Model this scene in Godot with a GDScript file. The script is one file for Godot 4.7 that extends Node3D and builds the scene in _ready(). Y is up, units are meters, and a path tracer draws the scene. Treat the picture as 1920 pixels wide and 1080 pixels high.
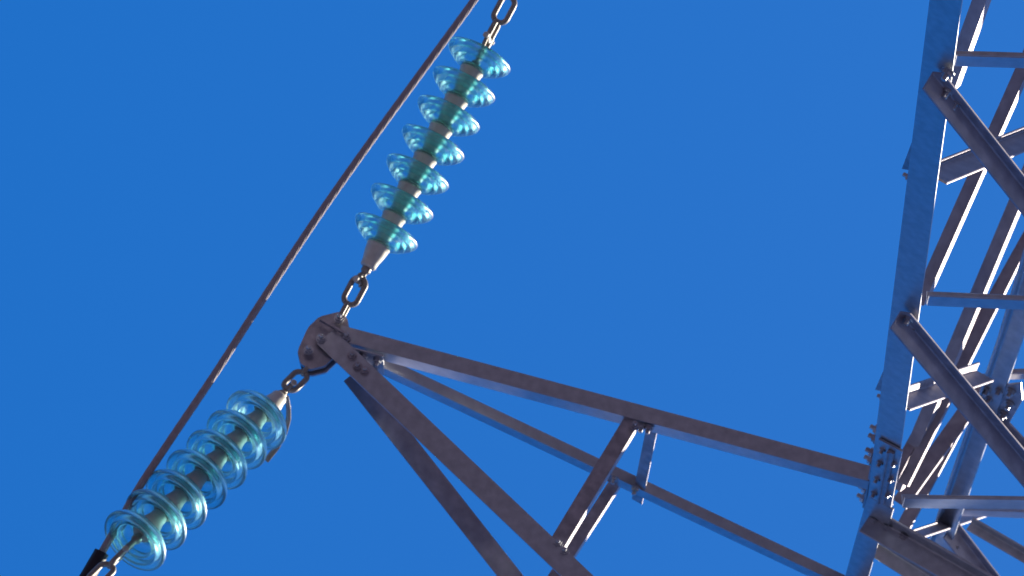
extends Node3D
# A lattice steel tower seen from below: one crossarm, two glass insulator strings that pull off
# either side of its tip, and the jumper cable that loops past under the tip. Metres, y up, ground at 0.
# The tower's faces look along x (the crossarm side) and z (along the line).

var steel: StandardMaterial3D
var old_steel: StandardMaterial3D
var dull_steel: StandardMaterial3D
var dull_iron: StandardMaterial3D
var bright_fitting: StandardMaterial3D
var cement: StandardMaterial3D
var glass: StandardMaterial3D
var strand: StandardMaterial3D
var sleeve_coat: StandardMaterial3D
var bolt_mesh: ArrayMesh
var rng := RandomNumberGenerator.new()
var tints: Array = []


# ---------------------------------------------------------------- mesh helpers
func tri(st: SurfaceTool, a: Vector3, b: Vector3, c: Vector3, na: Vector3, nb: Vector3, nc: Vector3) -> void:
	if (b - a).cross(c - a).dot(na + nb + nc) > 0.0:
		st.set_normal(na); st.add_vertex(a); st.set_normal(nc); st.add_vertex(c); st.set_normal(nb); st.add_vertex(b)
	else:
		st.set_normal(na); st.add_vertex(a); st.set_normal(nb); st.add_vertex(b); st.set_normal(nc); st.add_vertex(c)


func quad(st: SurfaceTool, a: Vector3, b: Vector3, c: Vector3, d: Vector3, na: Vector3, nb: Vector3, nc: Vector3, nd: Vector3) -> void:
	tri(st, a, b, c, na, nb, nc)
	tri(st, a, c, d, na, nc, nd)


func begin() -> SurfaceTool:
	var st := SurfaceTool.new()
	st.begin(Mesh.PRIMITIVE_TRIANGLES)
	return st


func put(called: String, mesh: Mesh, material: Material, parent: Node) -> MeshInstance3D:
	var o := MeshInstance3D.new()
	o.name = called
	o.mesh = mesh
	o.material_override = material
	parent.add_child(o, true)
	return o


# a prism: a convex or concave outline in the plane (u, v) at p, from -back to +front along n
func prism(st: SurfaceTool, p: Vector3, u: Vector3, v: Vector3, n: Vector3, outline: PackedVector2Array, from: float, to: float) -> void:
	var ids := Geometry2D.triangulate_polygon(outline)
	var area := 0.0
	for i in outline.size():
		area += outline[i].cross(outline[(i + 1) % outline.size()])
	for i in range(0, ids.size(), 3):
		for e in [[from, -n], [to, n]]:
			var q: Array = []
			for k in 3:
				var w: Vector2 = outline[ids[i + k]]
				q.append(p + u * w.x + v * w.y + n * float(e[0]))
			var m: Vector3 = e[1]
			tri(st, q[0], q[1], q[2], m, m, m)
	for i in outline.size():
		var a := outline[i]
		var b := outline[(i + 1) % outline.size()]
		var side := (b - a).orthogonal().normalized() * (-1.0 if area > 0.0 else 1.0)
		var m2 := -(u * side.x + v * side.y)
		var t := (b - a).normalized()
		m2 = (u * t.y - v * t.x) * (1.0 if area > 0.0 else -1.0)
		var A := p + u * a.x + v * a.y
		var B := p + u * b.x + v * b.y
		quad(st, A + n * from, B + n * from, B + n * to, A + n * to, m2, m2, m2, m2)


# an equal or unequal rolled angle: heel from a to b, flanges towards f and g, rounded toes
func angle_mesh(a: Vector3, b: Vector3, f: Vector3, g: Vector3, wf: float, wg: float, t: float) -> ArrayMesh:
	var n := (b - a).normalized()
	var u := (f - n * f.dot(n)).normalized()
	var v := n.cross(u)
	if v.dot(g) < 0.0:
		v = -v
	var c := t * 0.35
	var o := PackedVector2Array([
		Vector2(0, 0), Vector2(wf, 0), Vector2(wf, t - c), Vector2(wf - c, t), Vector2(t + 2.0 * c, t),
		Vector2(t + 0.6 * c, t + 0.6 * c), Vector2(t, t + 2.0 * c), Vector2(t, wg - c), Vector2(t - c, wg), Vector2(0, wg)])
	var st := begin()
	prism(st, a, u, v, n, o, 0.0, a.distance_to(b))
	return st.commit()


# a flat plate through the given corners (all in one plane), thickness t towards n
func plate_mesh(corners: Array, n: Vector3, t: float) -> ArrayMesh:
	var p: Vector3 = corners[0]
	var u := ((corners[1] as Vector3) - p).normalized()
	u = (u - n * u.dot(n)).normalized()
	var v := n.cross(u)
	var o := PackedVector2Array()
	for c in corners:
		o.append(Vector2(u.dot(c - p), v.dot(c - p)))
	var st := begin()
	prism(st, p, u, v, n, o, 0.0, t)
	return st.commit()


# a tube along points; shape(i, k) scales the radius
func tube(st: SurfaceTool, pts: Array, r: float, sides: int, closed := false, lobes := 0, twist := 0.0, flat := 1.0) -> void:
	var n := pts.size()
	var frames: Array = []
	var up := Vector3.ZERO
	var run := 0.0
	for i in n:
		var before: Vector3 = pts[(i - 1 + n) % n] if closed or i > 0 else pts[i]
		var after: Vector3 = pts[(i + 1) % n] if closed or i < n - 1 else pts[i]
		var t := (after - before).normalized()
		if i == 0:
			up = t.cross(Vector3(0.31, 0.83, 0.47)).normalized()
		up = (up - t * up.dot(t)).normalized()
		if i > 0:
			run += (pts[i] as Vector3).distance_to(pts[i - 1])
		frames.append([pts[i], up, t.cross(up), run, t])
	var ring := func(f: Array) -> Array:
		var out: Array = []
		for k in sides:
			var th := TAU * k / sides
			var rr := r
			var nn: Vector3 = f[1] * cos(th) + f[2] * sin(th)
			if lobes > 0:
				var ph: float = th * lobes + float(f[3]) * twist * lobes
				rr = r * (0.90 + 0.10 * absf(cos(ph * 0.5)))
				nn = (nn + (f[2] * cos(th) - f[1] * sin(th)) * 0.5 * sin(ph * 0.5) * signf(cos(ph * 0.5))).normalized()
			out.append([(f[0] as Vector3) + (f[1] * cos(th) + f[2] * sin(th) * flat) * rr, nn])
		return out
	var rings: Array = frames.map(ring)
	for i in (n if closed else n - 1):
		var p: Array = rings[i]
		var q: Array = rings[(i + 1) % n]
		for k in sides:
			var j := (k + 1) % sides
			quad(st, p[k][0], p[j][0], q[j][0], q[k][0], p[k][1], p[j][1], q[j][1], q[k][1])
	if not closed:
		for e in [[0, -1.0], [n - 1, 1.0]]:
			var f: Array = frames[e[0]]
			var m: Vector3 = f[4] * float(e[1])
			for k in range(1, sides - 1):
				var w: Array = rings[e[0]]
				tri(st, w[0][0], w[k][0], w[k + 1][0], m, m, m)


# a turned shape about +y: profile of (radius, height); soft = normals run on over the corners
func lathe(st: SurfaceTool, profile: PackedVector2Array, sides: int, soft: bool, closed: bool) -> void:
	var n := profile.size()
	var area := 0.0
	for i in n:
		area += profile[i].cross(profile[(i + 1) % n])
	var way := 1.0 if area > 0.0 else -1.0
	var flat: Array = []
	for i in n:
		var d := (profile[(i + 1) % n] - profile[i]).normalized()
		flat.append(Vector2(d.y, -d.x) * way)
	for i in (n if closed else n - 1):
		var a := profile[i]
		var b := profile[(i + 1) % n]
		if a.distance_to(b) < 1e-7:
			continue
		var na: Vector2 = flat[i]
		var nb: Vector2 = flat[i]
		if soft:
			na = (flat[i] + flat[(i - 1 + n) % n]).normalized()
			nb = (flat[i] + flat[(i + 1) % n]).normalized()
		for k in sides:
			var t0 := TAU * k / sides
			var t1 := TAU * (k + 1) / sides
			var e0 := Vector3(cos(t0), 0, sin(t0))
			var e1 := Vector3(cos(t1), 0, sin(t1))
			var y := Vector3.UP
			quad(st, e0 * a.x + y * a.y, e1 * a.x + y * a.y, e1 * b.x + y * b.y, e0 * b.x + y * b.y,
				e0 * na.x + y * na.y, e1 * na.x + y * na.y, e1 * nb.x + y * nb.y, e0 * nb.x + y * nb.y)


func smooth_loop(pts: PackedVector2Array, steps: int) -> PackedVector2Array:
	var out := PackedVector2Array()
	var n := pts.size()
	for i in n:
		for k in steps:
			out.append(pts[i].cubic_interpolate(pts[(i + 1) % n], pts[(i - 1 + n) % n], pts[(i + 2) % n], float(k) / steps))
	return out


func box(st: SurfaceTool, at: Vector3, size: Vector3) -> void:
	var h := size / 2.0
	prism(st, at, Vector3.RIGHT, Vector3.UP, Vector3.BACK, PackedVector2Array([Vector2(-h.x, -h.y), Vector2(h.x, -h.y), Vector2(h.x, h.y), Vector2(-h.x, h.y)]), -h.z, h.z)


func facing(y: Vector3, hint: Vector3) -> Basis:
	y = y.normalized()
	var x := (hint - y * hint.dot(y)).normalized()
	return Basis(x, y, x.cross(y))


func bolt(parent: Node, at: Vector3, along: Vector3, size := 1.0) -> void:
	var o := put("bolt", bolt_mesh, tints[rng.randi() % tints.size()], parent)
	o.transform = Transform3D(facing(along, Vector3(0.3, 0.5, 0.8).rotated(along.normalized(), rng.randf() * TAU)).scaled(Vector3.ONE * size), at)


# ---------------------------------------------------------------- materials
func noise(seed_: int, freq: float, octaves: int, lo: Color, hi: Color, normal := false) -> NoiseTexture2D:
	var f := FastNoiseLite.new()
	f.seed = seed_
	f.frequency = freq
	f.fractal_octaves = octaves
	var t := NoiseTexture2D.new()
	t.width = 512
	t.height = 512
	t.seamless = true
	t.noise = f
	if normal:
		t.as_normal_map = true
		t.bump_strength = 3.0
	else:
		var g := Gradient.new()
		g.set_color(0, lo)
		g.set_color(1, hi)
		t.color_ramp = g
	return t


func metal(called: String, lo: Color, hi: Color, metallic: float, rough: float, seed_: int, scale_: float) -> StandardMaterial3D:
	var m := StandardMaterial3D.new()
	m.resource_name = called
	m.albedo_texture = noise(seed_, 0.012, 5, lo, hi)
	m.metallic = metallic
	m.roughness = rough
	m.normal_enabled = true
	m.normal_texture = noise(seed_ + 7, 0.02, 4, lo, hi, true)
	m.normal_scale = 0.12
	m.uv1_triplanar = true
	m.uv1_world_triplanar = true
	m.uv1_scale = Vector3.ONE * scale_
	return m


func make_materials() -> void:
	steel = metal("galvanised steel", Color(0.67, 0.68, 0.71), Color(0.77, 0.78, 0.81), 0.85, 0.34, 11, 2.6)
	old_steel = metal("weathered galvanised steel", Color(0.58, 0.57, 0.60), Color(0.75, 0.73, 0.76), 0.8, 0.42, 23, 2.3)
	dull_steel = metal("dulled galvanised steel", Color(0.54, 0.52, 0.57), Color(0.70, 0.68, 0.73), 0.6, 0.55, 67, 2.1)
	dull_iron = metal("weathered cast iron", Color(0.74, 0.74, 0.72), Color(0.86, 0.85, 0.82), 0.05, 0.55, 31, 4.0)
	bright_fitting = metal("forged galvanised fitting", Color(0.52, 0.50, 0.48), Color(0.66, 0.64, 0.61), 0.3, 0.5, 41, 5.0)
	cement = metal("grey cement", Color(0.70, 0.70, 0.64), Color(0.80, 0.80, 0.74), 0.0, 0.8, 47, 6.0)
	strand = metal("aluminium strands", Color(0.60, 0.57, 0.59), Color(0.70, 0.67, 0.69), 0.0, 0.9, 53, 3.0)
	sleeve_coat = metal("dark tape", Color(0.06, 0.05, 0.12), Color(0.10, 0.08, 0.16), 0.0, 0.55, 59, 4.0)
	glass = StandardMaterial3D.new()
	glass.resource_name = "sea green toughened glass"
	glass.albedo_color = Color(0.68, 0.965, 0.975, 0.0)
	glass.roughness = 0.18
	glass.clearcoat_enabled = true
	glass.clearcoat = 1.0
	glass.clearcoat_roughness = 0.38
	glass.refraction_enabled = true
	glass.refraction_scale = 0.05
	tints = [steel, old_steel]
	var st := begin()
	var hex := func(r: float) -> PackedVector2Array:
		var o := PackedVector2Array()
		for k in 6:
			o.append(Vector2.from_angle(TAU * k / 6) * r)
		return o
	prism(st, Vector3.ZERO, Vector3.BACK, Vector3.RIGHT, Vector3.UP, hex.call(0.0175), 0.0, 0.015)
	lathe(st, PackedVector2Array([Vector2(0.022, 0.0), Vector2(0.022, 0.003), Vector2(0.0, 0.003)]), 14, false, false)
	lathe(st, PackedVector2Array([Vector2(0.0095, 0.014), Vector2(0.0095, 0.030), Vector2(0.0075, 0.033), Vector2(0.0, 0.033)]), 10, false, false)
	bolt_mesh = st.commit()


# ---------------------------------------------------------------- things
func thing(called: String, label: String, category: String, at: Vector3, group := "") -> Node3D:
	var o := Node3D.new()
	o.name = called
	add_child(o, true)
	o.position = at
	o.set_meta("label", label)
	o.set_meta("category", category)
	if group:
		o.set_meta("group", group)
	return o


func V(r: Array, i: int) -> Vector3:
	return Vector3(r[i], r[i + 1], r[i + 2])

# heel from, heel to, flange directions, flange widths, thickness
const BODY := [
	["leg",0.600,19.428,0.600,1.072,0.000,2.551,-1.000,-0.000,-0.000,-0.000,-0.000,-1.000,0.115,0.115,0.011],
	["leg",0.600,19.428,0.600,0.626,22.627,0.600,-1.000,-0.000,-0.000,-0.000,-0.000,-1.000,0.100,0.100,0.010],
	["leg",0.477,19.428,-0.438,0.630,0.000,-1.165,-1.000,-0.000,-0.000,0.000,0.000,1.000,0.100,0.075,0.011],
	["leg",0.477,19.428,-0.438,0.504,22.619,-0.209,-1.000,-0.000,-0.000,0.000,0.000,1.000,0.095,0.070,0.011],
	["leg",-0.600,19.428,0.600,-1.072,0.000,2.551,1.000,0.000,0.000,-0.000,-0.000,-1.000,0.115,0.115,0.011],
	["leg",-0.600,19.428,0.600,-0.626,22.627,0.600,1.000,0.000,0.000,-0.000,-0.000,-1.000,0.100,0.100,0.010],
	["leg",-0.477,19.428,-0.438,-0.630,0.000,-1.165,1.000,0.000,0.000,0.000,0.000,1.000,0.100,0.075,0.011],
	["leg",-0.477,19.428,-0.438,-0.504,22.619,-0.209,1.000,0.000,0.000,0.000,0.000,1.000,0.095,0.070,0.011],
	["plan_brace",0.583,15.486,0.976,-0.620,15.486,0.292,-0.000,-1.000,-0.000,0.494,0.000,-0.869,0.066,0.060,0.008],
	["plan_brace",0.514,17.432,0.780,-0.620,17.432,0.163,-0.000,-1.000,-0.000,0.478,0.000,-0.878,0.072,0.060,0.008],
	["plan_brace",0.448,19.443,0.578,-0.620,19.443,-0.049,-0.000,-1.000,-0.000,0.506,0.000,-0.862,0.088,0.060,0.008],
	["diagonal_brace",0.645,15.533,1.005,-0.660,17.119,0.846,-0.000,0.100,0.995,-0.774,-0.631,0.063,0.078,0.050,0.008],
	["diagonal_brace",0.603,17.519,0.806,-0.660,19.055,0.651,-0.000,0.100,0.995,-0.774,-0.630,0.063,0.084,0.055,0.008],
	["face_beam",0.568,19.599,0.595,-0.660,19.599,0.640,0.000,0.000,1.000,-0.000,-1.000,-0.000,0.100,0.070,0.010],
	["face_beam",0.527,20.035,0.480,-0.660,20.035,0.591,0.000,0.000,1.000,-0.000,-1.000,-0.000,0.075,0.050,0.008],
	["side_diagonal",0.648,16.502,0.810,0.493,17.669,-0.371,-1.000,-0.000,-0.000,-0.000,-1.000,-0.000,0.100,0.028,0.008],
	["side_diagonal",0.603,18.524,0.638,0.493,19.491,-0.179,-1.000,-0.000,-0.000,-0.000,-1.000,-0.000,0.095,0.045,0.008],
	["side_diagonal",0.554,20.316,0.327,0.388,22.181,-1.074,-1.000,-0.000,-0.000,-0.000,-1.000,-0.000,0.060,0.012,0.008],
	["side_diagonal",0.686,16.372,0.530,0.720,14.972,-0.069,0.993,0.012,-0.118,-0.114,0.389,-0.914,0.052,0.055,0.008],
	["side_diagonal",0.641,18.228,0.350,0.669,17.087,-0.693,0.993,0.012,-0.118,-0.096,0.670,-0.736,0.050,0.055,0.008],
	["side_diagonal",0.592,20.244,0.113,0.629,18.734,-0.886,0.993,0.012,-0.118,-0.106,0.547,-0.831,0.055,0.055,0.008],
	["side_diagonal",0.613,20.116,0.254,0.621,19.792,-1.151,0.993,0.012,-0.118,-0.039,0.974,-0.225,0.042,0.045,0.008],
	["side_diagonal",0.563,20.132,0.130,0.577,19.543,-0.842,0.993,0.012,-0.118,-0.072,0.852,-0.518,0.045,0.045,0.008],
	["side_diagonal",0.556,20.420,0.080,0.478,20.248,-0.594,0.993,0.012,-0.118,-0.041,0.969,-0.242,0.070,0.035,0.008],
	["side_diagonal",0.546,20.843,-0.045,0.552,20.579,-0.754,0.993,0.012,-0.118,-0.053,0.936,-0.349,0.060,0.035,0.008],
	["rear_diagonal",0.450,20.133,-0.401,-0.500,20.838,-0.375,0.000,-0.037,0.999,-0.596,-0.802,-0.030,0.075,0.050,0.008],
	["rear_diagonal",0.438,21.222,-0.361,-0.500,22.192,-0.324,0.000,-0.037,0.999,-0.719,-0.694,-0.026,0.090,0.050,0.008],
	["rear_beam",0.352,21.119,-0.364,-0.500,21.119,-0.325,0.000,0.000,1.000,-0.000,-1.000,-0.000,0.050,0.050,0.008],
	["plan_brace",0.430,19.868,-0.401,-0.500,19.868,-0.995,-0.000,-1.000,-0.000,0.538,0.000,-0.843,0.050,0.050,0.008],
	["plan_brace",0.482,21.168,-0.353,-0.500,21.168,-0.892,-0.000,-1.000,-0.000,0.482,0.000,-0.876,0.060,0.050,0.008],
	["bracket_post",0.600,19.249,1.810,0.600,20.425,1.810,-0.000,-0.000,-1.000,-1.000,-0.000,-0.000,0.090,0.090,0.010],
	["bracket_beam",0.600,19.299,1.810,-0.600,19.299,0.600,-0.000,-0.000,-1.000,0.000,1.000,0.000,0.080,0.080,0.009],
	["bracket_beam",0.600,20.375,1.810,-0.600,20.375,0.600,-0.000,-0.000,-1.000,0.000,1.000,0.000,0.080,0.080,0.009],
	["bracket_beam",0.600,20.375,1.810,0.577,20.347,0.590,-1.000,-0.000,-0.000,0.000,1.000,0.000,0.080,0.080,0.009],
	["panel_brace",0.726,14.228,1.135,-0.794,11.428,1.416,0.000,0.000,1.000,-0.000,-1.000,-0.000,0.060,0.060,0.008],
	["panel_brace",0.518,14.228,-0.645,-0.540,11.428,-0.750,-0.000,-0.000,-1.000,-0.000,-1.000,-0.000,0.060,0.060,0.008],
	["panel_brace",0.739,14.228,1.122,0.553,11.428,-0.737,1.000,0.000,0.000,-0.000,-1.000,-0.000,0.060,0.060,0.008],
	["panel_brace",-0.739,14.228,1.122,-0.553,11.428,-0.737,-1.000,-0.000,-0.000,-0.000,-1.000,-0.000,0.060,0.060,0.008],
	["panel_brace",0.794,11.428,1.390,-0.726,14.228,1.109,-0.000,-0.000,-1.000,-0.000,-1.000,-0.000,0.060,0.060,0.008],
	["panel_brace",0.540,11.428,-0.724,-0.518,14.228,-0.619,0.000,0.000,1.000,-0.000,-1.000,-0.000,0.060,0.060,0.008],
	["panel_brace",0.781,11.428,1.403,0.505,14.228,-0.632,-1.000,-0.000,-0.000,-0.000,-1.000,-0.000,0.060,0.060,0.008],
	["panel_brace",-0.781,11.428,1.403,-0.505,14.228,-0.632,1.000,0.000,0.000,-0.000,-1.000,-0.000,0.060,0.060,0.008],
	["panel_brace",0.794,11.428,1.416,-0.867,8.428,1.717,0.000,0.000,1.000,-0.000,-1.000,-0.000,0.060,0.060,0.008],
	["panel_brace",0.540,11.428,-0.750,-0.564,8.428,-0.862,-0.000,-0.000,-1.000,-0.000,-1.000,-0.000,0.060,0.060,0.008],
	["panel_brace",0.807,11.428,1.403,0.577,8.428,-0.849,1.000,0.000,0.000,-0.000,-1.000,-0.000,0.060,0.060,0.008],
	["panel_brace",-0.807,11.428,1.403,-0.577,8.428,-0.849,-1.000,-0.000,-0.000,-0.000,-1.000,-0.000,0.060,0.060,0.008],
	["panel_brace",0.867,8.428,1.691,-0.794,11.428,1.390,-0.000,-0.000,-1.000,-0.000,-1.000,-0.000,0.060,0.060,0.008],
	["panel_brace",0.564,8.428,-0.836,-0.540,11.428,-0.724,0.000,0.000,1.000,-0.000,-1.000,-0.000,0.060,0.060,0.008],
	["panel_brace",0.854,8.428,1.704,0.527,11.428,-0.737,-1.000,-0.000,-0.000,-0.000,-1.000,-0.000,0.060,0.060,0.008],
	["panel_brace",-0.854,8.428,1.704,-0.527,11.428,-0.737,1.000,0.000,0.000,-0.000,-1.000,-0.000,0.060,0.060,0.008],
	["panel_brace",0.867,8.428,1.717,-0.952,4.928,2.069,0.000,0.000,1.000,-0.000,-1.000,-0.000,0.060,0.060,0.008],
	["panel_brace",0.564,8.428,-0.862,-0.591,4.928,-0.993,-0.000,-0.000,-1.000,-0.000,-1.000,-0.000,0.060,0.060,0.008],
	["panel_brace",0.880,8.428,1.704,0.604,4.928,-0.980,1.000,0.000,0.000,-0.000,-1.000,-0.000,0.060,0.060,0.008],
	["panel_brace",-0.880,8.428,1.704,-0.604,4.928,-0.980,-1.000,-0.000,-0.000,-0.000,-1.000,-0.000,0.060,0.060,0.008],
	["panel_brace",0.952,4.928,2.043,-0.867,8.428,1.691,-0.000,-0.000,-1.000,-0.000,-1.000,-0.000,0.060,0.060,0.008],
	["panel_brace",0.591,4.928,-0.967,-0.564,8.428,-0.836,0.000,0.000,1.000,-0.000,-1.000,-0.000,0.060,0.060,0.008],
	["panel_brace",0.939,4.928,2.056,0.551,8.428,-0.849,-1.000,-0.000,-0.000,-0.000,-1.000,-0.000,0.060,0.060,0.008],
	["panel_brace",-0.939,4.928,2.056,-0.551,8.428,-0.849,1.000,0.000,0.000,-0.000,-1.000,-0.000,0.060,0.060,0.008],
	["panel_brace",0.952,4.928,2.069,-1.065,0.300,2.533,0.000,0.000,1.000,-0.000,-1.000,-0.000,0.060,0.060,0.008],
	["panel_brace",0.591,4.928,-0.993,-0.628,0.300,-1.166,-0.000,-0.000,-1.000,-0.000,-1.000,-0.000,0.060,0.060,0.008],
	["panel_brace",0.965,4.928,2.056,0.641,0.300,-1.153,1.000,0.000,0.000,-0.000,-1.000,-0.000,0.060,0.060,0.008],
	["panel_brace",-0.965,4.928,2.056,-0.641,0.300,-1.153,-1.000,-0.000,-0.000,-0.000,-1.000,-0.000,0.060,0.060,0.008],
	["panel_brace",1.065,0.300,2.507,-0.952,4.928,2.043,-0.000,-0.000,-1.000,-0.000,-1.000,-0.000,0.060,0.060,0.008],
	["panel_brace",0.628,0.300,-1.140,-0.591,4.928,-0.967,0.000,0.000,1.000,-0.000,-1.000,-0.000,0.060,0.060,0.008],
	["panel_brace",1.052,0.300,2.520,0.578,4.928,-0.980,-1.000,-0.000,-0.000,-0.000,-1.000,-0.000,0.060,0.060,0.008],
	["panel_brace",-1.052,0.300,2.520,-0.578,4.928,-0.980,1.000,0.000,0.000,-0.000,-1.000,-0.000,0.060,0.060,0.008],
]
const CROSSARM := [
	["lower_chord",2.828,19.299,1.189,0.605,19.299,0.613,0.251,0.000,-0.968,0.000,1.000,0.000,0.072,0.075,0.009],
	["lower_chord",2.861,19.287,1.159,0.600,19.287,1.810,0.277,-0.000,0.961,0.000,1.000,0.000,0.098,0.090,0.009],
	["upper_chord",2.717,19.399,1.160,0.541,20.342,0.591,0.251,0.000,-0.968,0.000,1.000,0.000,0.050,0.060,0.007],
	["upper_chord",2.705,19.406,1.203,0.600,20.375,1.810,0.277,-0.000,0.961,0.000,1.000,0.000,0.092,0.080,0.008],
	["cross_strut",1.559,19.319,0.833,1.543,19.319,1.535,1.000,0.000,0.000,0.000,1.000,0.000,0.066,0.060,0.008],
	["post_strut",1.534,19.358,0.833,1.546,20.065,0.836,-1.000,-0.000,-0.000,-0.000,-0.000,-1.000,0.050,0.050,0.008],
	["cross_strut",1.603,19.960,0.831,1.609,19.960,1.911,1.000,0.000,0.000,0.000,1.000,0.000,0.050,0.045,0.007],
]
const TABS := [[0.687,16.188,0.895,0.707,16.433,0.870,0.668,16.406,0.873,0.676,16.507,0.853],
[0.625,18.066,0.707,0.658,18.422,0.671,0.607,18.395,0.674,0.622,18.509,0.652]]
const S2_AT := Vector3(2.871,19.348,1.330)
const S2_ALONG := Vector3(0.071,-0.302,0.951)


func members(rows: Array, parent: Node) -> void:
	for r in rows:
		put(r[0], angle_mesh(V(r, 1), V(r, 4), V(r, 7), V(r, 10), r[13], r[14], r[15]), dull_steel if str(r[0]).ends_with("diagonal") or r[0] == "diagonal_brace" else steel if r[0] in ["leg", "plan_brace"] else tints[rng.randi() % tints.size()], parent)


func link_mesh(length: float, width: float, r: float) -> ArrayMesh:   # an oval chain link in the x-y plane, y from 0 to length
	var pts: Array = []
	var w := width / 2.0 - r
	for k in 13:
		var t := PI * k / 12
		pts.append(Vector3(cos(t) * w, length - r - w + sin(t) * w, 0))
	for k in 13:
		var t := PI + PI * k / 12
		pts.append(Vector3(cos(t) * w, r + w + sin(t) * w, 0))
	var dense: Array = []
	for i in pts.size():
		dense.append(pts[i])
		var nx: Vector3 = pts[(i + 1) % pts.size()]
		if (pts[i] as Vector3).distance_to(nx) > 0.03:
			dense.append((pts[i] as Vector3).lerp(nx, 0.5))
	var st := begin()
	tube(st, dense, r, 12, true)
	return st.commit()


func clevis(parent: Node, s: float, length: float, turn: float, flip: bool) -> void:   # socket and forked eye with its cross pin
	var c := Node3D.new()
	c.name = "socket_clevis"
	parent.add_child(c, true)
	c.transform = Transform3D(Basis(Vector3.UP, turn), Vector3(0, s, 0))
	if flip:
		c.transform = Transform3D(Basis(Vector3.UP, turn) * Basis(Vector3.RIGHT, PI), Vector3(0, s + length, 0))
	var st := begin()
	lathe(st, PackedVector2Array([Vector2(0.0, length), Vector2(0.016, length), Vector2(0.021, length - 0.006), Vector2(0.021, length - 0.022), Vector2(0.013, length - 0.034), Vector2(0.012, length * 0.45), Vector2(0.016, length * 0.40), Vector2(0.0, length * 0.36)]), 20, false, false)
	for x in [-0.018, 0.018]:
		tube(st, [Vector3(x * 0.55, length * 0.42, 0), Vector3(x, length * 0.32, 0), Vector3(x * 1.1, length * 0.16, 0), Vector3(x * 1.1, 0.0, 0), Vector3(x * 1.1, -0.012, 0)], 0.009, 10, false, 0, 0.0, 1.5)
	put("fork", st.commit(), bright_fitting, c)
	st = begin()
	tube(st, [Vector3(-0.040, 0, 0), Vector3(0.036, 0, 0)], 0.0085, 12)
	tube(st, [Vector3(0.030, 0, 0), Vector3(0.040, 0, 0)], 0.015, 6)
	tube(st, [Vector3(-0.034, 0, 0), Vector3(-0.040, 0, 0)], 0.014, 12)
	put("clevis_pin", st.commit(), dull_iron, c)


const PITCH := 0.146


func disc_meshes() -> Array:
	# glass shell: the cap side first, over the rim, then the ribbed underside towards the pin
	var g := smooth_loop(PackedVector2Array([
		Vector2(0.034, 0), Vector2(0.055, 0.003), Vector2(0.08, 0.013), Vector2(0.104, 0.027), Vector2(0.124, 0.042), Vector2(0.138, 0.056), Vector2(0.1455, 0.07),
		Vector2(0.144, 0.081), Vector2(0.137, 0.084), Vector2(0.131, 0.077), Vector2(0.127, 0.064), Vector2(0.122, 0.054), Vector2(0.118, 0.062), Vector2(0.116, 0.081),
		Vector2(0.1115, 0.091), Vector2(0.105, 0.09), Vector2(0.102, 0.078), Vector2(0.1, 0.058), Vector2(0.096, 0.043), Vector2(0.091, 0.044), Vector2(0.0885, 0.056),
		Vector2(0.087, 0.072), Vector2(0.083, 0.08), Vector2(0.0775, 0.076), Vector2(0.0755, 0.06), Vector2(0.072, 0.038), Vector2(0.062, 0.026), Vector2(0.05, 0.021),
		Vector2(0.04, 0.02), Vector2(0.034, 0.019), Vector2(0.032, 0.01)]), 5)
	var a := begin()
	lathe(a, g, 112, true, true)
	# cap: a malleable iron thimble with a beaded skirt and a socket at its head
	var b := begin()
	lathe(b, PackedVector2Array([Vector2(0.0000, -0.104), Vector2(0.0226, -0.104), Vector2(0.0316, -0.101), Vector2(0.0350, -0.095), Vector2(0.0356, -0.080), Vector2(0.0384, -0.066), Vector2(0.0452, -0.040), Vector2(0.0492, -0.016),
		Vector2(0.0503, -0.006), Vector2(0.0525, -0.003), Vector2(0.0525, 0.006), Vector2(0.0486, 0.009), Vector2(0.0000, 0.009)]), 40, true, false)
	var c := begin()
	lathe(c, PackedVector2Array([Vector2(0.0, 0.010), Vector2(0.041, 0.010), Vector2(0.041, 0.026), Vector2(0.036, 0.034), Vector2(0.020, 0.036), Vector2(0.0, 0.036)]), 32, false, false)
	var d := begin()
	lathe(d, PackedVector2Array([Vector2(0.011, 0.020), Vector2(0.011, 0.044), Vector2(0.008, 0.050), Vector2(0.008, 0.052), Vector2(0.0, 0.052)]), 20, false, false)
	return [a.commit(), b.commit(), c.commit(), d.commit()]


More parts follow.
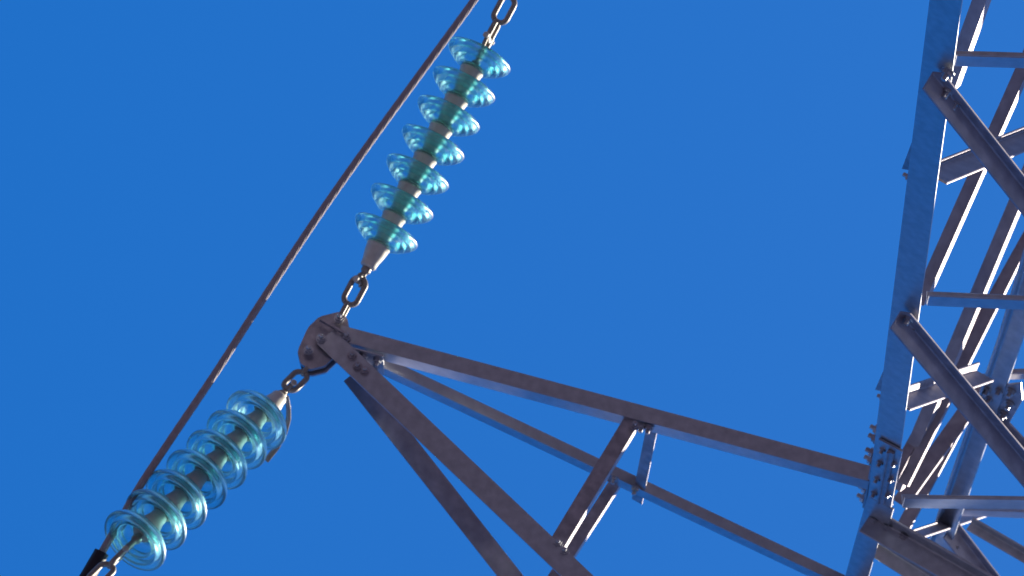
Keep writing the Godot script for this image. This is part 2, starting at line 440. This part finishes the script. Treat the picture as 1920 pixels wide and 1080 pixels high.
func insulator_string(called: String, label: String, at: Vector3, along: Vector3, hint: Vector3, first: float) -> Node3D:
	var o := thing(called, label, "insulator string", at, "glass insulator strings at the crossarm tip")
	o.basis = facing(along, hint)
	var m := disc_meshes()
	var shackle := put("shackle", link_mesh(0.092, 0.056, 0.0105), bright_fitting, o)
	shackle.transform = Transform3D(Basis(Vector3.UP, 1.45), Vector3(0, -0.026, 0))
	var ln := put("chain_link", link_mesh(0.150, 0.084, 0.0122), bright_fitting, o)
	ln.transform = Transform3D(Basis(Vector3.UP, 0.10), Vector3(0, 0.040, 0))
	clevis(o, 0.158, first - 0.100 - 0.158, 1.2, false)
	var n := Node3D.new()
	for k in 7:
		var disc := put("glass_disc", m[0], glass, o)
		disc.transform = Transform3D(Basis(Vector3.UP, rng.randf() * TAU), Vector3(0, first + PITCH * k, 0))
		put("metal_cap", m[1], dull_iron, disc)
		put("cement_collar", m[2], cement, disc)
		put("pin", m[3], bright_fitting, disc)
	n.free()
	var e := first + PITCH * 6
	clevis(o, e + 0.048, 0.115, 1.3, true)
	var l2 := put("chain_link", link_mesh(0.120, 0.066, 0.0118), bright_fitting, o)
	l2.transform = Transform3D(Basis(Vector3.UP, 1.35), Vector3(0, e + 0.140, 0))
	var l3 := put("chain_link", link_mesh(0.150, 0.084, 0.0122), bright_fitting, o)
	l3.transform = Transform3D(Basis(Vector3.UP, 0.12), Vector3(0, e + 0.235, 0))
	return o


func conductor(called: String, label: String, at: Vector3, along: Vector3) -> void:
	var o := thing(called, label, "power line", at, "line conductors beyond the strings")
	o.basis = facing(along, Vector3.UP)
	var st := begin()
	lathe(st, PackedVector2Array([Vector2(0.0, 0.0), Vector2(0.016, 0.0), Vector2(0.018, 0.03), Vector2(0.026, 0.06), Vector2(0.026, 0.40), Vector2(0.017, 0.45), Vector2(0.0, 0.45)]), 24, false, false)
	put("dead_end_clamp", st.commit(), dull_iron, o)
	var pts: Array = []
	for k in 40:
		var s := 0.42 + 30.0 * k / 39.0
		pts.append(Vector3(-0.0006 * s * s * -1.0, s, 0))
	st = begin()
	tube(st, pts, 0.015, 12)
	put("cable", st.commit(), strand, o)


# an outline with its corners cut back
func softened(p: Array) -> Array:
	var out: Array = []
	for i in p.size():
		var a: Vector3 = p[i]
		var b: Vector3 = p[(i + 1) % p.size()]
		out.append(a.lerp(b, 0.12))
		out.append(a.lerp(b, 0.88))
	return out


# clear air: deep blue overhead, paler towards the horizon, a little whiter on the sun's side
func clear_sky(to_sun: Vector3) -> Image:
	var im := Image.create_empty(512, 256, false, Image.FORMAT_RGBF)
	for row in 256:
		var el := PI * (0.5 - (row + 0.5) / 256.0)
		var up := maxf(sin(el), 0.0)
		var pale := pow(1.0 - up, 4.5)
		for col in 512:
			var az := TAU * (col + 0.5) / 512.0
			var d := Vector3(sin(az) * cos(el), sin(el), -cos(az) * cos(el))
			var away := acos(clampf(d.dot(to_sun), -1.0, 1.0))
			var c := Vector3(0.0030, 0.0815, 0.308).lerp(Vector3(0.15, 0.25, 0.39), pale) * (0.96 + 0.11 * pow(d.dot(to_sun), 2.0))
			c += Vector3(1.0, 0.98, 0.92) * 0.33 * exp(-away / 0.25)
			im.set_pixel(col, row, Color(c.x, c.y, c.z))
	return im


func _ready() -> void:
	rng.seed = 4071
	# ---- camera, sky, sun, exposure
	var cam := Camera3D.new()
	cam.name = "camera"
	add_child(cam)
	cam.look_at_from_position(Vector3(-1.7653, 1.6, 9.5173), Vector3(-1.7653, 1.6, 9.5173) + Vector3(0.2021, 0.8745, -0.4410) * 20.0, Vector3(0.4566, -0.4825, -0.7475))
	var lens := CameraAttributesPhysical.new()
	lens.frustum_focal_length = 291.7
	lens.frustum_focus_distance = 15.5
	lens.exposure_aperture = 16.0
	cam.attributes = lens
	cam.fov = 6.8672
	cam.near = 0.1
	cam.far = 6000.0
	cam.current = true
	var to_sun := Vector3(-0.66, 0.60, -0.46).normalized()
	var sky_look := PanoramaSkyMaterial.new()
	sky_look.panorama = ImageTexture.create_from_image(clear_sky(to_sun))
	var sky := Sky.new()
	sky.sky_material = sky_look
	var env := Environment.new()
	env.background_mode = Environment.BG_SKY
	env.sky = sky
	env.tonemap_mode = Environment.TONE_MAPPER_LINEAR
	env.tonemap_exposure = 1.9
	env.sdfgi_enabled = true
	env.ssao_enabled = true
	env.ssil_enabled = true
	var we := WorldEnvironment.new()
	we.name = "world_environment"
	we.environment = env
	add_child(we)
	var sun := DirectionalLight3D.new()
	sun.name = "sun"
	sun.light_color = Color(1.0, 0.95, 0.86)
	sun.light_energy = 1.6
	sun.light_angular_distance = 0.5
	sun.shadow_enabled = true
	add_child(sun)
	sun.look_at_from_position(Vector3.ZERO, -to_sun, Vector3.UP)

	make_materials()
	# ---- ground
	var gm := StandardMaterial3D.new()
	gm.resource_name = "dark stony ground"
	gm.albedo_texture = noise(3, 0.01, 5, Color(0.24, 0.225, 0.275), Color(0.34, 0.32, 0.38))
	gm.roughness = 1.0
	gm.specular_mode = BaseMaterial3D.SPECULAR_DISABLED
	gm.uv1_triplanar = true
	gm.uv1_world_triplanar = true
	gm.uv1_scale = Vector3.ONE * 0.11
	var pm := PlaneMesh.new()
	pm.size = Vector2(4000, 4000)
	var ground := put("ground", pm, gm, self)
	ground.set_meta("kind", "structure")
	ground.set_meta("label", "dark stony open ground around the foot of the steel tower")

	# ---- tower
	var tower := thing("lattice_tower", "grey galvanised steel lattice tower with one pointed crossarm, seen from below", "transmission tower", Vector3.ZERO)
	members(BODY, tower)
	var arm := Node3D.new()
	arm.name = "crossarm"
	tower.add_child(arm)
	members(CROSSARM, arm)
	# the tip: two cut-cornered plates that hold both strings
	var tip := [Vector3(2.951, 19.285, 1.127), Vector3(2.889, 19.285, 1.060), Vector3(2.845, 19.285, 1.074), Vector3(2.801, 19.285, 1.125), Vector3(2.782, 19.285, 1.179), Vector3(2.807, 19.285, 1.294), Vector3(2.810, 19.285, 1.314), Vector3(2.856, 19.285, 1.363), Vector3(2.906, 19.285, 1.357), Vector3(2.945, 19.285, 1.314), Vector3(2.965, 19.285, 1.195)]
	tip = softened(tip)
	put("tip_plate", plate_mesh(tip.map(func(p): return (p as Vector3) + Vector3(0, 0.026, 0)), Vector3.UP, 0.020), old_steel, arm)
	put("tip_plate", plate_mesh(tip.map(func(p): return (p as Vector3) * Vector3(1, 0, 1) + Vector3(-0.012, 19.345, 0.008)), Vector3.UP, 0.012), steel, arm)
	put("tip_rib", plate_mesh([Vector3(2.93, 19.283, 1.150), Vector3(2.93, 19.262, 1.150), Vector3(2.79, 19.262, 1.155), Vector3(2.79, 19.283, 1.155)], Vector3(0.036, 0, 1).normalized(), 0.010), old_steel, arm)
	put("gusset_plate", plate_mesh([Vector3(2.750, 19.285, 1.190), Vector3(2.620, 19.285, 1.1563), Vector3(2.613, 19.448, 1.1545), Vector3(2.660, 19.447, 1.1667), Vector3(2.740, 19.372, 1.1874)], Vector3(-0.2508, 0, 0.968), 0.008), steel, arm)
	for p in [Vector3(2.884, 19.285, 1.226), Vector3(2.900, 19.285, 1.300), Vector3(2.868, 19.285, 1.105), Vector3(2.731, 19.287, 1.229), Vector3(2.685, 19.287, 1.260), Vector3(2.650, 19.287, 1.262), Vector3(1.563, 19.293, 0.896), Vector3(1.569, 19.295, 1.535), Vector3(1.528, 19.295, 1.554), Vector3(2.80, 19.293, 1.16)]:
		bolt(arm, p, Vector3.DOWN)
	for p in [Vector3(2.700, 19.320, 1.184), Vector3(2.640, 19.325, 1.170), Vector3(2.655, 19.415, 1.173), Vector3(1.545, 19.335, 0.860), Vector3(1.515, 19.325, 0.855), Vector3(1.526, 19.891, 0.866), Vector3(1.621, 19.846, 0.888)]:
		bolt(arm, p, Vector3(-0.2508, 0, 0.968))
	# joints on the near leg
	var f1 := Vector3(0, 0.100, 0.995)
	put("splice_plate", plate_mesh([Vector3(0.594, 18.800, 0.666), Vector3(0.487, 18.800, 0.666), Vector3(0.487, 19.428, 0.603), Vector3(0.594, 19.428, 0.603)], f1, 0.010), steel, tower)
	put("splice_plate", plate_mesh([Vector3(0.590, 19.428, 0.604), Vector3(0.475, 19.428, 0.604), Vector3(0.475, 19.640, 0.604), Vector3(0.590, 19.640, 0.604)], Vector3.BACK, 0.010), steel, tower)
	put("splice_angle", angle_mesh(Vector3(0.545, 18.84, 0.674), Vector3(0.545, 19.40, 0.618), Vector3.LEFT, Vector3.BACK, 0.03, 0.018, 0.01), old_steel, tower)
	put("splice_plate", plate_mesh([Vector3(0.604, 18.76, 0.655), Vector3(0.602, 19.60, 0.585), Vector3(0.602, 19.60, 0.500), Vector3(0.604, 18.76, 0.560)], Vector3.RIGHT, 0.010), old_steel, tower)
	for y in [18.88, 19.02, 19.20, 19.36]:
		bolt(tower, Vector3(0.570, y, 0.669 - (y - 18.80) * 0.100), f1, 0.9)
	for y in [18.95, 19.12, 19.29]:
		bolt(tower, Vector3(0.510, y, 0.669 - (y - 18.80) * 0.100), f1, 0.9)
	for y in [18.80, 18.89, 19.04, 19.12, 19.44, 19.54]:
		bolt(tower, Vector3(0.616, y, 0.640 - (y - 18.80) * 0.09), Vector3.RIGHT, 1.1)
	for p in [Vector3(0.590, 15.48, 1.010), Vector3(0.575, 15.60, 1.001), Vector3(0.540, 15.66, 0.990), Vector3(0.560, 17.53, 0.804), Vector3(0.545, 17.60, 0.797), Vector3(0.515, 17.66, 0.790)]:
		bolt(tower, p, f1, 1.15)
	for p in [Vector3(0.480, 19.60, 0.618), Vector3(0.400, 19.60, 0.618), Vector3(0.545, 19.60, 0.618)]:
		bolt(tower, p, Vector3.BACK, 1.1)
	for t in TABS:
		put("brace_end", plate_mesh([V(t, 0), V(t, 3), V(t, 6)], f1, 0.009), old_steel, tower)
		bolt(tower, V(t, 9), Vector3.RIGHT, 0.9)
	# joints on the far leg
	put("gusset_plate", plate_mesh([Vector3(0.466, 20.198, -0.397), Vector3(0.466, 20.046, -0.403), Vector3(0.447, 19.943, -0.406), Vector3(0.331, 19.807, -0.411), Vector3(0.301, 19.929, -0.407), Vector3(0.327, 20.163, -0.398), Vector3(0.402, 20.200, -0.397)], Vector3(0, -0.037, 0.999), 0.009), old_steel, tower)
	put("gusset_plate", plate_mesh([Vector3(0.500, 21.354, -0.30), Vector3(0.360, 21.273, -0.30), Vector3(0.349, 21.458, -0.30), Vector3(0.401, 21.598, -0.30), Vector3(0.490, 21.579, -0.30)], Vector3.BACK, 0.009), steel, tower)
	for p in [Vector3(0.44, 20.12, -0.390), Vector3(0.44, 20.03, -0.393), Vector3(0.41, 19.93, -0.397), Vector3(0.36, 19.90, -0.398), Vector3(0.35, 20.00, -0.394), Vector3(0.36, 20.10, -0.39), Vector3(0.46, 19.97, -0.39), Vector3(0.47, 20.07, -0.39)]:
		bolt(tower, p, Vector3(0, -0.037, 0.999), 1.1)
	for p in [Vector3(0.46, 21.40, -0.291), Vector3(0.40, 21.42, -0.291), Vector3(0.44, 21.52, -0.291)]:
		bolt(tower, p, Vector3.BACK, 1.1)

	# ---- the two strings, each from the tip plate out along the line
	var up_string := insulator_string("insulator_string", "upper string of seven glass discs, rising from the crossarm tip beside the jumper cable", Vector3(2.870, 19.299, 1.075), Vector3(0.057, -0.209, -0.976), Vector3(1, 0, 0), 0.335)
	var low_string := insulator_string("insulator_string", "lower string of seven glass discs, its last disc crossed by the jumper cable", S2_AT, S2_ALONG, Vector3(1, 0, 0), 0.335)
	var st := begin()
	var horn := [Vector3(2.882, 19.335, 1.508), Vector3(2.860, 19.395, 1.526), Vector3(2.846, 19.443, 1.548), Vector3(2.837, 19.491, 1.592), Vector3(2.840, 19.529, 1.647), Vector3(2.854, 19.560, 1.714)]
	var inv := low_string.transform.affine_inverse()
	tube(st, horn.map(func(p): return inv * (p as Vector3)), 0.014, 12, false, 0, 0.0, 0.3)
	put("arcing_horn", st.commit(), bright_fitting, low_string)
	conductor("conductor", "line conductor and clamp at the far end of the upper glass string", up_string.transform * Vector3(0, 1.612, 0), Vector3(0.057, -0.209, -0.976))
	conductor("conductor", "line conductor and clamp at the near end of the lower glass string", low_string.transform * Vector3(0, 1.612, 0), S2_ALONG)

	# ---- jumper
	var jumper := thing("jumper_cable", "long bare stranded jumper cable running diagonally past both glass strings to a dark sleeve", "cable", Vector3(3.06, 18.56, 1.0))
	var curve := Curve3D.new()
	var way := [Vector3(2.95, 18.58, -0.90), Vector3(2.979, 18.564, -0.361), Vector3(2.985, 18.603, -0.169), Vector3(3.012, 18.668, 0.200), Vector3(3.039, 18.732, 0.566), Vector3(3.063, 18.806, 0.949), Vector3(3.073, 18.872, 1.357), Vector3(3.074, 18.924, 1.756), Vector3(3.080, 18.963, 2.108), Vector3(3.080, 18.981, 2.325), Vector3(3.073, 19.002, 2.477), Vector3(3.065, 19.018, 2.619), Vector3(3.061, 19.036, 2.72)]
	for i in way.size():
		var t: Vector3 = ((way[mini(i + 1, way.size() - 1)] as Vector3) - (way[maxi(i - 1, 0)] as Vector3)) / 6.0
		curve.add_point((way[i] as Vector3) - jumper.position, -t, t)
	curve.bake_interval = 0.012
	var path: Array = Array(curve.get_baked_points())
	st = begin()
	tube(st, path, 0.0160, 60, false, 10, 11.0)
	put("stranded_wire", st.commit(), strand, jumper)
	st = begin()
	tube(st, [Vector3(3.065, 19.021, 2.640) - jumper.position, Vector3(3.064, 19.025, 2.655) - jumper.position, Vector3(3.062, 19.036, 2.721) - jumper.position, Vector3(3.058, 19.069, 2.90) - jumper.position], 0.031, 24)
	put("sleeve", st.commit(), sleeve_coat, jumper)
